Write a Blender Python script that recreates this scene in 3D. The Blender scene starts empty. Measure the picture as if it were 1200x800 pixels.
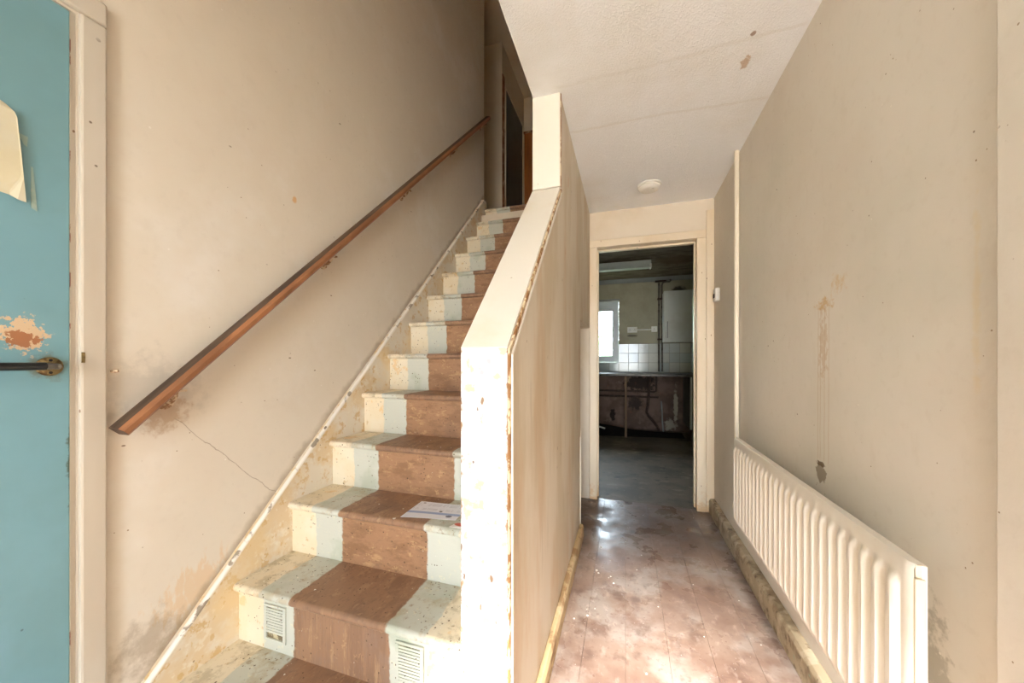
import bpy, bmesh, math, random
from mathutils import Vector, Matrix
random.seed(7)
SC = bpy.context.scene
COL = SC.collection

# ------------------------------------------------------------------ camera
F = 415.0                                   # focal length in pixels of a 1200 wide frame
cam_d = bpy.data.cameras.new('camera')
cam_d.sensor_width = 36.0
cam_d.lens = 36.0 * F / 1200.0
cam_d.shift_y = 22.0 / 1200.0
cam_d.clip_start = 0.02
cam = bpy.data.objects.new('camera', cam_d)
COL.objects.link(cam)
cam.location = (0, 0, 1.106)
cam.rotation_euler = (math.pi / 2, 0, math.atan(133.0 / F))
SC.camera = cam

# ------------------------------------------------------------------ light
SC.view_settings.view_transform = 'Standard'
SC.view_settings.look = 'None'
SC.view_settings.gamma = 1.0
SC.view_settings.use_curve_mapping = False
SC.cycles.diffuse_bounces = 9          # daylight reaches the landing and the kitchen only by many bounces
SC.view_settings.exposure = 0.5
w = bpy.data.worlds.new('sky'); SC.world = w; w.use_nodes = True
bg = w.node_tree.nodes['Background']
bg.inputs[0].default_value = (0.80, 0.90, 1.0, 1)
bg.inputs[1].default_value = 20.0


def area(name, loc, rot, sx, sy, power, col):
    l = bpy.data.lights.new(name, 'AREA'); l.shape = 'RECTANGLE'
    l.size = sx; l.size_y = sy; l.energy = power; l.color = col
    o = bpy.data.objects.new(name, l); COL.objects.link(o)
    o.location = loc; o.rotation_euler = rot
    return o


R = math.radians
# the sky enters by the open front door behind the camera and by the kitchen window; portals only steer the sampling
for nm, lc, ro, sx, sy in (('front_door_portal_offscreen', (0.10, -2.84, 1.02), (R(90), 0, 0), 0.86, 2.05),
                           ('kitchen_window_portal', (-0.68, 6.09, 1.575), (R(-90), 0, 0), 1.14, 1.0)):
    area(nm, lc, ro, sx, sy, 1.0, (1, 1, 1)).data.cycles.is_portal = True
sun_d = bpy.data.lights.new('sun_offscreen', 'SUN'); sun_d.energy = 54.0; sun_d.angle = R(9); sun_d.color = (1.0, 0.97, 0.93)
sun = bpy.data.objects.new('sun_offscreen', sun_d); COL.objects.link(sun)
sun.rotation_euler = (R(64.5), 0, R(-1))


# ------------------------------------------------------------------ materials
def lin(c):
    return tuple(((x / 255.0) / 12.92 if x / 255.0 <= 0.04045 else ((x / 255.0 + 0.055) / 1.055) ** 2.4) for x in c[:3]) + (1.0,)


class NM:
    """a node material under construction; positions are world positions"""
    def __init__(s, name, col, rough=0.6, spec=0.3, metal=0.0):
        s.m = bpy.data.materials.new(name); s.m.use_nodes = True
        s.t = s.m.node_tree; s.b = s.t.nodes['Principled BSDF']
        s.b.inputs['Roughness'].default_value = rough
        s.b.inputs['Metallic'].default_value = metal
        s.b.inputs['Specular IOR Level'].default_value = spec
        s.geo = s.t.nodes.new('ShaderNodeNewGeometry')
        s.P = s.geo.outputs['Position']
        rgb = s.t.nodes.new('ShaderNodeRGB'); rgb.outputs[0].default_value = lin(col)
        s.c = rgb.outputs[0]
        s.h = None

    def n(s, t): return s.t.nodes.new(t)

    def put(s, sock, v):
        if isinstance(v, bpy.types.NodeSocket): s.t.links.new(v, sock)
        else: sock.default_value = v

    def math(s, op, a, b=0.0, c=0.0, clamp=False):
        k = s.n('ShaderNodeMath'); k.operation = op; k.use_clamp = clamp
        s.put(k.inputs[0], a); s.put(k.inputs[1], b); s.put(k.inputs[2], c)
        return k.outputs[0]

    def vec(s, op, a, b=(0, 0, 0)):
        k = s.n('ShaderNodeVectorMath'); k.operation = op
        s.put(k.inputs[0], a); s.put(k.inputs[1], b)
        return k.outputs['Value'] if op in ('LENGTH', 'DOT_PRODUCT') else k.outputs[0]

    def noise(s, scale=5.0, detail=4.0, rough=0.55, stretch=(1, 1, 1)):
        k = s.n('ShaderNodeTexNoise'); k.inputs['Scale'].default_value = scale
        k.inputs['Detail'].default_value = detail; k.inputs['Roughness'].default_value = rough
        s.put(k.inputs['Vector'], s.vec('MULTIPLY', s.P, stretch) if stretch != (1, 1, 1) else s.P)
        return k.outputs['Fac']

    def vor(s, scale=10.0, stretch=(1, 1, 1)):
        k = s.n('ShaderNodeTexVoronoi'); k.inputs['Scale'].default_value = scale
        s.put(k.inputs['Vector'], s.vec('MULTIPLY', s.P, stretch))
        return k.outputs['Distance']

    def step(s, v, lo, hi):
        k = s.n('ShaderNodeMapRange'); k.interpolation_type = 'SMOOTHSTEP'
        s.put(k.inputs[0], v); k.inputs[1].default_value = lo; k.inputs[2].default_value = hi
        return k.outputs[0]

    def over(s, mask, col, amount=1.0):
        k = s.n('ShaderNodeMix'); k.data_type = 'RGBA'
        s.put(k.inputs[0], s.math('MULTIPLY', mask, amount) if amount != 1.0 else mask)
        s.put(k.inputs[6], s.c); s.put(k.inputs[7], lin(col) if isinstance(col, tuple) else col)
        s.c = k.outputs[2]
        return s

    def mottle(s, col, scale, lo, hi, amount=1.0, stretch=(1, 1, 1), detail=5.0, rough=0.6):
        return s.over(s.step(s.noise(scale, detail, rough, stretch), lo, hi), col, amount)

    def specks(s, col, scale, size, keep=0.5, stretch=(1, 1, 1), amount=0.9):
        """scattered chips: small voronoi cores, thinned by a second noise"""
        scale *= 1.5; size *= 1.35
        d = s.math('ADD', s.vor(scale, stretch), s.math('MULTIPLY', s.math('SUBTRACT', s.noise(scale * 3.0, 3.0), 0.5), size * 1.3))
        a = s.step(d, size, size * 0.7)
        b = s.step(s.noise(scale * 0.25, 2.0), keep, keep + 0.05)
        return s.over(s.math('MULTIPLY', a, b), col, amount)

    def spot(s, centre, radii, col, amount=1.0, ns=12.0, rag=1.0, soft=0.35, stretch=(1, 1, 1)):
        d = s.vec('LENGTH', s.vec('DIVIDE', s.vec('SUBTRACT', s.P, centre), radii))
        v = s.math('SUBTRACT', 1.0, d)
        nz = s.math('MULTIPLY', s.math('SUBTRACT', s.noise(ns, 5.0, 0.65, stretch), 0.5), rag * 2.0)
        m = s.step(s.math('ADD', v, nz), 0.0, soft)
        m = s.math('MULTIPLY', m, s.step(v, -0.6, 0.0))
        return s.over(m, col, amount)

    def line(s, a, b, wd, col, amount=0.7, wob=0.02, ns=8.0):
        a = Vector(a); b = Vector(b); t = (b - a); L = t.length; t.normalize()
        ax = Vector((1, 0, 0)) if abs(t.x) < 0.3 else Vector((0, 0, 1))
        nrm = t.cross(ax).normalized(); mid = (a + b) / 2
        rel = s.vec('SUBTRACT', s.P, tuple(mid))
        wv = s.math('MULTIPLY', s.math('SUBTRACT', s.noise(ns, 4.0), 0.5), wob * 2)
        d = s.math('ABSOLUTE', s.math('ADD', s.vec('DOT_PRODUCT', rel, tuple(nrm)), wv))
        l = s.math('ABSOLUTE', s.vec('DOT_PRODUCT', rel, tuple(t)))
        m = s.math('MULTIPLY', s.step(d, wd, wd * 0.4), s.step(l, L / 2, L / 2 - 0.03))
        return s.over(m, col, amount)

    def axis(s, i):
        k = s.n('ShaderNodeSeparateXYZ'); s.put(k.inputs[0], s.P)
        return k.outputs[i]

    def bump(s, h, strength=0.3, dist=0.01):
        k = s.n('ShaderNodeBump'); k.inputs['Strength'].default_value = strength; k.inputs['Distance'].default_value = dist
        s.put(k.inputs['Height'], h)
        if s.h is not None: s.put(k.inputs['Normal'], s.h)
        s.h = k.outputs[0]
        return s

    def done(s):
        s.put(s.b.inputs['Base Color'], s.c)
        if s.h is not None: s.put(s.b.inputs['Normal'], s.h)
        return s.m


CREAM = (226, 213, 190)
WHITE = (236, 232, 222)
M = {}
# left stair wall: cream distemper, paler mottling at random, scuffs and a crack
k = NM('stair_wall_paint', (222, 213, 198), 0.75, 0.2)
k.mottle((214, 201, 183), 1.4, 0.42, 0.68, 0.45).mottle((236, 233, 228), 2.2, 0.5, 0.75, 0.5)
k.mottle((196, 182, 162), 9, 0.58, 0.78, 0.16).mottle((206, 196, 182), 34, 0.54, 0.70, 0.16)
k.spot((-1.245, 0.62, 1.02), (0.2, 0.16, 0.12), (178, 170, 158), 0.45, 26, 1.2, 0.8)
k.spot((-1.245, 0.74, 0.40), (0.2, 0.11, 0.10), (220, 186, 140), 0.5, 34, 2.0, 0.6, (1, 1.6, 0.6))
k.spot((-1.245, 0.70, 0.27), (0.2, 0.05, 0.05), (226, 170, 148), 0.5, 26, 1.2, 0.6)
k.spot((-1.245, 0.62, 0.33), (0.2, 0.12, 0.10), (150, 130, 104), 0.55, 24, 1.2, 0.9)
k.spot((-1.245, 0.66, 0.955), (0.2, 0.07, 0.06), (176, 142, 108), 0.6, 30, 1.3, 0.6)
k.line((-1.245, 0.67, 0.945), (-1.245, 1.0, 0.60), 0.0016, (150, 132, 112), 0.6, 0.02, 9)
k.spot((-1.245, 1.07, 1.74), (0.1, 0.012, 0.016), (214, 160, 90), 0.7, 60, 0.8, 0.5)
k.specks((120, 98, 76), 10, 0.045, 0.57, (1, 0.7, 1.4)).specks((150, 126, 100), 26, 0.06, 0.55).specks((236, 230, 220), 17, 0.06, 0.56)
# dirt along the top of the stair string, as a stain with a ragged edge
dz = k.math('SUBTRACT', k.axis(2), k.math('MULTIPLY_ADD', k.axis(1), 0.976, -0.355))
dz = k.math('ADD', dz, k.math('MULTIPLY', k.math('SUBTRACT', k.noise(11, 5), 0.5), 0.10))
k.over(k.step(dz, 0.05, 0.0), (142, 124, 100), 0.55)
k.bump(k.noise(60, 3), 0.08, 0.004).bump(k.noise(6, 5), 0.15, 0.01)
M['wall_left'] = k.done()

k = NM('hall_wall_paint', (226, 220, 209), 0.75, 0.2)
k.mottle((216, 206, 191), 1.6, 0.42, 0.68, 0.45).mottle((206, 204, 190), 1.1, 0.5, 0.75, 0.5)
k.mottle((196, 182, 160), 8, 0.58, 0.78, 0.16, (1, 2, 0.7)).mottle((202, 192, 176), 34, 0.54, 0.70, 0.16)
k.spot((0.614, 1.33, 1.335), (0.2, 0.045, 0.035), (210, 178, 122), 0.65, 38, 1.9, 0.9, (1, 1.0, 1.0))
k.spot((0.614, 1.405, 1.288), (0.2, 0.055, 0.026), (204, 168, 110), 0.75, 44, 1.9, 0.9, (1, 1.0, 1.4))
for yy in (1.375, 1.40, 1.425, 1.44):
    k.line((0.614, yy, 1.29), (0.614, yy + 0.004, 0.76), 0.0017, (182, 148, 104), 0.55, 0.005, 14)
k.spot((0.614, 1.41, 1.15), (0.2, 0.03, 0.12), (196, 166, 128), 0.45, 70, 2.4, 0.5, (1, 1, 0.6))
k.spot((0.614, 1.425, 0.735), (0.2, 0.034, 0.036), (158, 146, 128), 0.95, 30, 1.0, 0.15)
k.spot((0.614, 1.425, 0.765), (0.2, 0.030, 0.010), (112, 92, 70), 0.9, 40, 0.9, 0.3)
k.spot((0.614, 0.97, 0.44), (0.3, 0.05, 0.16), (158, 150, 134), 0.6, 30, 1.3, 0.5)
k.spot((0.614, 0.88, 1.22), (0.3, 0.012, 0.22), (222, 200, 150), 0.3, 30, 1.2, 0.8)
k.specks((120, 100, 80), 12, 0.045, 0.56).specks((150, 128, 102), 26, 0.06, 0.55).specks((238, 232, 220), 15, 0.05, 0.57)
k.bump(k.noise(60, 3), 0.08, 0.004).bump(k.noise(5, 5), 0.15, 0.01)
M['wall_right'] = k.done()

k = NM('cream_wall_paint', (226, 214, 196), 0.72, 0.2)
k.mottle((206, 186, 154), 2.0, 0.42, 0.7, 0.5).mottle((236, 222, 200), 3.1, 0.5, 0.75, 0.4)
k.bump(k.noise(50, 3), 0.08, 0.004)
M['wall_cream'] = k.done()

k = NM('half_wall_paint', (216, 206, 189), 0.55, 0.35)
k.mottle((196, 180, 152), 3.0, 0.42, 0.62, 0.6, (1, 1.4, 0.5)).mottle((198, 164, 124), 5, 0.50, 0.68, 0.4, (1, 1.4, 0.3)).mottle((176, 162, 138), 14, 0.54, 0.70, 0.3, (1, 2, 0.25))
k.specks((120, 88, 56), 10, 0.05, 0.53, (1, 1, 0.5)).specks((196, 132, 66), 6, 0.07, 0.56, (1, 1.5, 0.3))
k.bump(k.noise(40, 3, 0.5, (1, 1, 0.3)), 0.1, 0.004)
M['half_wall'] = k.done()

k = NM('chipped_white_paint', (206, 207, 208), 0.4, 0.45)
k.mottle((230, 224, 206), 5, 0.52, 0.66, 0.6).mottle((196, 176, 128), 24, 0.60, 0.64, 0.6).mottle((178, 184, 194), 12, 0.58, 0.66, 0.5, (1, 1, 0.4))
lo = k.math('ADD', k.axis(2), k.math('MULTIPLY', k.math('SUBTRACT', k.noise(26, 5), 0.5), 1.6))
k.over(k.math('MULTIPLY', k.step(lo, 0.45, 0.30), k.step(k.noise(40, 5), 0.50, 0.56)), (188, 156, 104), 0.7)
ed = k.math('ABSOLUTE', k.math('ADD', k.axis(0), 0.3355))
ed = k.math('ADD', ed, k.math('MULTIPLY', k.math('SUBTRACT', k.noise(34, 6, 0.7), 0.5), 0.05))
k.over(k.step(ed, 0.060, 0.066), (164, 124, 80), 0.9)
k.specks((140, 106, 70), 20, 0.11, 0.46, (1, 1, 0.45)).specks((120, 100, 84), 30, 0.10, 0.50, (1, 1, 0.5)).specks((176, 180, 188), 11, 0.12, 0.5)
k.bump(k.noise(30, 4), 0.08, 0.003)
M['white_board'] = k.done()

k = NM('cream_cap_paint', (232, 226, 213), 0.4, 0.45)
k.mottle((226, 210, 178), 4, 0.5, 0.75, 0.5).specks((160, 120, 76), 14, 0.06, 0.54)
k.bump(k.noise(30, 4), 0.06, 0.003)
M['cap_board'] = k.done()

k = NM('worn_bare_edge', (150, 108, 68), 0.7, 0.2)
k.mottle((232, 214, 180), 34, 0.48, 0.54, 0.85, (1, 1, 0.6)).mottle((116, 80, 50), 22, 0.6, 0.66, 0.6)
M['worn_edge'] = k.done()

k = NM('door_frame_gloss', (228, 212, 186), 0.35, 0.5)
k.mottle((216, 190, 150), 3.5, 0.48, 0.7, 0.5, (1, 1, 0.3))
k.specks((136, 92, 52), 22, 0.07, 0.53, (1, 1, 0.4))
lo = k.math('ADD', k.axis(2), k.math('MULTIPLY', k.math('SUBTRACT', k.noise(30, 5), 0.5), 0.5))
k.over(k.step(lo, 0.12, 0.0), (206, 160, 92), 0.6)
M['frame'] = k.done()

k = NM('left_frame_gloss', (204, 197, 184), 0.38, 0.5)
k.mottle((190, 174, 150), 2.5, 0.45, 0.7, 0.5, (1, 1, 0.3))
k.specks((120, 86, 58), 18, 0.06, 0.50, (1, 1, 0.6)).specks((90, 72, 50), 9, 0.05, 0.5)
M['frame_left'] = k.done()

k = NM('artex_ceiling', (244, 245, 246), 0.85, 0.15)
k.mottle((228, 224, 214), 1.2, 0.45, 0.7, 0.5)
k.spot((0.45, 1.615, 2.284), (0.018, 0.035, 0.1), (196, 168, 140), 0.8, 50, 1.0, 0.4)
k.spot((0.44, 1.48, 2.284), (0.01, 0.012, 0.1), (150, 120, 96), 0.8, 50, 0.8, 0.4)
k.line((-0.3, 1.52, 2.284), (0.62, 1.50, 2.284), 0.012, (228, 225, 219), 0.35, 0.03, 5)
k.line((-0.3, 1.83, 2.284), (0.62, 1.86, 2.284), 0.012, (228, 224, 217), 0.35, 0.03, 5)
k.bump(k.step(k.noise(150, 4, 0.7), 0.38, 0.66), 0.4, 0.006).bump(k.noise(9, 3), 0.15, 0.02)
M['ceiling'] = k.done()

k = NM('hall_floor_paint', (128, 108, 95), 0.5, 0.4)
k.mottle((110, 87, 75), 3.0, 0.42, 0.60, 0.8).mottle((142, 131, 122), 4.2, 0.46, 0.62, 0.8)
k.mottle((86, 66, 57), 9, 0.52, 0.68, 0.65).mottle((168, 150, 138), 22, 0.55, 0.70, 0.35, (1.3, 0.8, 1)).mottle((104, 80, 72), 45, 0.56, 0.66, 0.5)
k.specks((214, 204, 194), 24, 0.05, 0.52, (1.6, 0.8, 1), 0.7).specks((70, 50, 42), 13, 0.06, 0.55)
k.specks((206, 198, 190), 60, 0.07, 0.56, (1, 1, 1), 0.6)
k.bump(k.noise(24, 5), 0.15, 0.004)
k.put(k.b.inputs['Roughness'], k.step(k.noise(5, 4), 0.1, 1.1))
M['floor'] = k.done()

k = NM('kitchen_floor_grime', (122, 110, 94), 0.6, 0.35)
k.mottle((90, 80, 68), 3, 0.42, 0.62, 0.8).mottle((156, 144, 124), 6, 0.55, 0.7, 0.7, (1, 1.6, 1))
k.mottle((58, 52, 44), 9, 0.58, 0.7, 0.7).specks((176, 170, 156), 22, 0.08, 0.5)
k.spot((0.62, 4.9, 0), (0.3, 0.25, 1), (130, 124, 112), 0.7, 9, 1.3, 0.5)
k.bump(k.noise(14, 5), 0.25, 0.01)
M['kitchen_floor'] = k.done()

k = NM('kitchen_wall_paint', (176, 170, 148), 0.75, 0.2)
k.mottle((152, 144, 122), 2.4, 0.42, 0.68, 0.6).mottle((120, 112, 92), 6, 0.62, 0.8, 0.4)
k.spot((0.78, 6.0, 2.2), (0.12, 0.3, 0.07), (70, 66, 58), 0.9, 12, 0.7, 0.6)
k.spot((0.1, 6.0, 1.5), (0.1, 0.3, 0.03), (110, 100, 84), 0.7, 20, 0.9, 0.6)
k.bump(k.noise(20, 4), 0.1, 0.006)
M['kitchen_wall'] = k.done()

k = NM('bare_damp_plaster', (122, 100, 88), 0.85, 0.15)
k.mottle((94, 76, 66), 4, 0.42, 0.6, 0.8).mottle((138, 118, 104), 5.5, 0.54, 0.68, 0.7)
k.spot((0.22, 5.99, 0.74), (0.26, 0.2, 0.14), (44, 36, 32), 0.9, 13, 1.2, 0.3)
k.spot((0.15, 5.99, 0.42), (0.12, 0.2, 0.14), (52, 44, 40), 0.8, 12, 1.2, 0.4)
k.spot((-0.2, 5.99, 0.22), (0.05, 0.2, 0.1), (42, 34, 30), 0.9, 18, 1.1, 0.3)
k.spot((0.74, 5.99, 0.40), (0.035, 0.2, 0.34), (188, 180, 160), 0.9, 14, 1.0, 0.4)
k.spot((0.66, 5.99, 0.10), (0.10, 0.2, 0.10), (176, 168, 150), 0.8, 16, 1.2, 0.4)
k.mottle((150, 92, 70), 9, 0.62, 0.74, 0.5)
k.bump(k.noise(16, 5), 0.4, 0.012)
M['damp'] = k.done()

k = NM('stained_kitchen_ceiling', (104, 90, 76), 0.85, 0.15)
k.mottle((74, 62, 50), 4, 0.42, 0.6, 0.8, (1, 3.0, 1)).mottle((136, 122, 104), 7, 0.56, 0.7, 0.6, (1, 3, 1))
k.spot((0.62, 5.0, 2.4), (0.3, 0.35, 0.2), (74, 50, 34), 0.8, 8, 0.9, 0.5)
k.specks((160, 150, 134), 18, 0.07, 0.52)
k.bump(k.noise(12, 5), 0.3, 0.01)
M['kitchen_ceiling'] = k.done()
M['coving'] = NM('grey_coving', (150, 152, 150), 0.7).mottle((128, 128, 124), 5, 0.4, 0.7, 0.5).done()
M['fluoro'] = NM('fluorescent_body', (190, 196, 190), 0.45).mottle((166, 168, 156), 7, 0.45, 0.7, 0.5).done()
M['worktop'] = NM('dark_worktop', (84, 78, 70), 0.4).mottle((46, 42, 38), 9, 0.45, 0.62, 0.8).mottle((122, 116, 104), 15, 0.6, 0.7, 0.5).done()
M['upvc'] = NM('white_plastic_window', (226, 232, 236), 0.35).done()
M['plastic'] = NM('white_plastic', (232, 230, 222), 0.4).mottle((214, 206, 188), 14, 0.5, 0.7, 0.4).done()
M['plastic_dark'] = NM('dark_slot', (40, 38, 36), 0.6).done()
M['cupboard'] = NM('cupboard_white', (214, 216, 210), 0.4).mottle((196, 194, 182), 4, 0.45, 0.7, 0.5).done()
M['panel_grey'] = NM('shaded_grey_board', (108, 104, 94), 0.6).mottle((84, 80, 72), 6, 0.45, 0.65, 0.6).done()  # white panel's side coloured grey to carry its shade
M['steel'] = NM('brushed_steel', (150, 148, 142), 0.35, 0.5, 1.0).done()
M['pipe_grey'] = NM('dull_grey_pipe', (104, 98, 88), 0.6).mottle((62, 56, 50), 20, 0.5, 0.62, 0.7).done()
M['pipe_dark'] = NM('tarnished_copper_pipe', (66, 48, 40), 0.55).mottle((96, 78, 62), 22, 0.5, 0.65, 0.6).done()
M['pipe_cream'] = NM('cream_painted_pipe', (234, 224, 204), 0.4).done()
M['timber_leg'] = NM('grubby_timber', (112, 88, 66), 0.7).mottle((78, 60, 46), 18, 0.45, 0.65, 0.7, (1, 1, 0.2)).done()
M['lino'] = NM('dark_lino_edge', (46, 42, 38), 0.6).mottle((80, 74, 64), 12, 0.55, 0.7, 0.6).done()
for i, c_ in enumerate([(206, 206, 198), (200, 204, 202), (212, 210, 200), (190, 196, 194)]):
    M['tile%d' % i] = NM('glazed_wall_tile', c_, 0.12, 0.5).mottle((178, 172, 156), 8, 0.55, 0.75, 0.5).done()
M['grout'] = NM('grey_grout', (146, 140, 126), 0.8).done()

# stairs: paint bands run across every step by width: cream, pale green, bare brown, pale green, cream


def stair_mat(name, brown, brown2, brown3, dark, dirt, grain):
    k = NM(name, (224, 213, 190), 0.5, 0.35)
    k.mottle((222, 205, 172), 5, 0.45, 0.6, 0.6).mottle((222, 184, 122), 8, 0.60, 0.64, 0.6).mottle((196, 168, 122), 38, 0.62, 0.68, 0.7)
    wob = k.math('MULTIPLY', k.math('SUBTRACT', k.noise(17, 4), 0.5), 0.035)
    x = k.math('ADD', k.axis(0), wob)
    x2 = k.math('ADD', k.axis(0), k.math('MULTIPLY', k.math('SUBTRACT', k.noise(40, 4), 0.5), 0.018))
    g = k.math('MULTIPLY', k.step(x, -1.100, -1.094), k.step(x, -0.498, -0.504))
    k.over(g, (196, 197, 185), 1.0)
    k.over(k.math('MULTIPLY', g, k.step(k.noise(34, 5, 0.7), 0.60, 0.66)), (214, 208, 182), 0.7)
    k.over(k.math('MULTIPLY', g, k.step(k.noise(7, 5), 0.52, 0.66)), (176, 182, 164), 0.7)
    if dirt:
        k.over(k.step(k.noise(13, 6, 0.7), 0.50, 0.62), (176, 162, 132), 0.6)
        k.over(k.step(k.noise(48, 6, 0.7), 0.58, 0.66), (140, 118, 88), 0.6)
    b = k.math('MULTIPLY', k.step(x2, -0.977, -0.970), k.step(x2, -0.622, -0.629))
    k.over(b, brown, 1.0)
    k.over(k.math('MULTIPLY', b, k.step(k.noise(9, 6, 0.65, grain), 0.46, 0.62)), brown2, 0.75)
    k.over(k.math('MULTIPLY', b, k.step(k.noise(15, 6, 0.7, grain), 0.54, 0.68)), brown3, 0.6)
    k.over(k.math('MULTIPLY', b, k.step(k.noise(5, 5, 0.6), 0.50, 0.66)), dark, 0.65)
    k.over(k.math('MULTIPLY', b, k.step(k.noise(42, 5, 0.7, grain), 0.54, 0.64)), dark, 0.55)
    k.over(k.math('MULTIPLY', b, k.step(k.noise(30, 5, 0.7), 0.58, 0.68)), brown3, 0.6)
    k.specks((96, 74, 52), 26, 0.09, 0.48).specks((80, 60, 44), 44, 0.12, 0.50).specks((226, 220, 208), 40, 0.06, 0.57)
    k.bump(k.noise(26, 5, 0.6, grain), 0.18, 0.004)
    return k.done()


M['tread'] = stair_mat('painted_tread', (152, 118, 92), (130, 100, 80), (176, 144, 112), (124, 98, 82), True, (2.2, 1, 1))
M['riser'] = stair_mat('painted_riser', (160, 122, 92), (134, 98, 70), (196, 160, 116), (138, 106, 82), False, (1, 1, 2.6))
M['riser_low'] = stair_mat('painted_riser_vertical_grain', (152, 118, 92), (130, 100, 80), (196, 160, 118), (140, 116, 100), False, (3.4, 1, 0.5))
k = NM('stair_string_paint', (222, 213, 197), 0.5, 0.35)
k.mottle((214, 186, 138), 6, 0.46, 0.58, 0.6).mottle((200, 164, 106), 22, 0.56, 0.62, 0.7).mottle((230, 222, 206), 40, 0.56, 0.64, 0.6).mottle((226, 200, 150), 4, 0.5, 0.66, 0.5)
k.specks((120, 92, 60), 18, 0.06, 0.52).mottle((206, 170, 104), 20, 0.64, 0.70, 0.5, (1, 2, 1))
M['string'] = k.done()
M['vent_gap_shade'] = NM('vent_shade_board', (120, 108, 84), 0.8).mottle((206, 196, 160), 30, 0.5, 0.56, 0.8).done()  # dark backing colour stands in for the shade between the slats
M['string_top'] = NM('string_edge_paint', (236, 230, 218), 0.4).mottle((112, 92, 68), 13, 0.56, 0.62, 0.8).specks((96, 76, 54), 20, 0.12, 0.50, (1, 0.5, 0.5)).done()

k = NM('handrail_wood', (164, 112, 76), 0.38, 0.5)
k.mottle((128, 86, 58), 8, 0.45, 0.62, 0.75, (3, 0.5, 0.5)).mottle((184, 132, 92), 11, 0.56, 0.7, 0.55, (3, 0.4, 0.4))
k.mottle((104, 90, 74), 6, 0.60, 0.72, 0.55)
M['rail'] = k.done()
k = NM('handrail_dark_top', (96, 76, 60), 0.6, 0.3)
k.mottle((66, 52, 44), 9, 0.45, 0.62, 0.75, (3, 0.5, 0.5)).mottle((122, 104, 86), 11, 0.58, 0.7, 0.5, (3, 0.4, 0.4))
M['rail_top'] = k.done()  # darker brown for the rail's top, back and foot end
M['bracket'] = NM('rusty_painted_bracket', (214, 194, 164), 0.6).mottle((128, 84, 52), 40, 0.46, 0.56, 0.85).done()

k = NM('blue_gloss_paint', (120, 164, 176), 0.38, 0.5)
k.mottle((112, 153, 160), 2.2, 0.42, 0.62, 0.7).mottle((130, 174, 192), 3.0, 0.5, 0.7, 0.5, (1, 2, 0.4))
pc = (-1.245, 0.404, 1.158)
k.spot(pc, (0.2, 0.034, 0.040), (210, 184, 150), 1.0, 65, 1.9, 0.12)
k.spot((-1.245, 0.406, 1.150), (0.2, 0.024, 0.019), (166, 112, 76), 1.0, 70, 1.8, 0.12)
k.spot((-1.245, 0.44, 1.092), (0.2, 0.032, 0.036), (112, 116, 92), 0.7, 40, 1.0, 0.6)
k.spot((-1.245, 0.482, 0.86), (0.2, 0.014, 0.15), (72, 88, 70), 0.9, 50, 1.1, 0.5)
k.spot((-1.245, 0.484, 0.98), (0.2, 0.008, 0.1), (176, 150, 120), 0.8, 60, 1.4, 0.3)
k.specks((84, 112, 118), 20, 0.05, 0.53)
k.bump(k.noise(30, 3, 0.5, (1, 1, 0.3)), 0.06, 0.003)
M['door_blue'] = k.done()
M['door_edge'] = NM('chipped_door_edge', (196, 190, 170), 0.5).mottle((120, 60, 44), 24, 0.60, 0.66, 0.8, (1, 1, 0.5)).done()
M['brass'] = NM('tarnished_brass', (150, 132, 92), 0.4, 0.5, 0.8).mottle((84, 66, 44), 60, 0.48, 0.6, 0.8).done()
M['black'] = NM('black_plastic_grip', (26, 26, 27), 0.35, 0.5).done()
M['door_grey'] = NM('grey_green_door', (104, 112, 104), 0.5).mottle((90, 96, 88), 3, 0.45, 0.7, 0.5).done()
M['door_orange'] = NM('varnished_wood_door', (184, 110, 54), 0.4, 0.5).mottle((150, 84, 40), 6, 0.48, 0.66, 0.6, (2, 2, 0.3)).done()
M['landing_wall'] = NM('landing_cream_paint', (236, 224, 200), 0.7).mottle((224, 206, 174), 2.5, 0.45, 0.7, 0.5).done()
M['brown_edge'] = NM('brown_bare_wood_edge', (150, 98, 58), 0.6).mottle((222, 196, 160), 26, 0.55, 0.6, 0.7, (1, 1, 0.4)).done()
k = NM('radiator_enamel', (234, 229, 217), 0.32, 0.5)
k.mottle((228, 214, 188), 3, 0.5, 0.72, 0.4).specks((90, 66, 44), 10, 0.035, 0.53)
M['radiator'] = k.done()
M['radiator_seam'] = NM('chipped_radiator_seam', (228, 216, 190), 0.4).mottle((110, 76, 50), 30, 0.60, 0.66, 0.85, (1, 1, 0.5)).done()
k = NM('dirty_skirting', (182, 166, 138), 0.6, 0.3)
k.mottle((136, 118, 94), 12, 0.46, 0.60, 0.75).mottle((208, 194, 168), 16, 0.52, 0.64, 0.7).mottle((92, 74, 54), 24, 0.58, 0.66, 0.6).specks((150, 176, 150), 9, 0.12, 0.55)
k.specks((74, 56, 40), 20, 0.08, 0.48)
M['skirting'] = k.done()
k = NM('worn_yellow_skirting', (196, 172, 132), 0.6, 0.3)
k.mottle((140, 104, 68), 16, 0.48, 0.60, 0.75, (1, 0.6, 1)).mottle((220, 200, 164), 10, 0.54, 0.68, 0.6)
M['skirting_worn'] = k.done()
k = NM('yellowed_paper', (208, 202, 178), 0.8, 0.1)
k.mottle((206, 194, 156), 9, 0.48, 0.68, 0.5)
M['note'] = k.done()
M['tape'] = NM('old_sticky_tape', (150, 176, 168), 0.25).mottle((172, 186, 172), 40, 0.45, 0.65, 0.7).done()
k = NM('printed_letter', (232, 234, 244), 0.55, 0.3)
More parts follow.
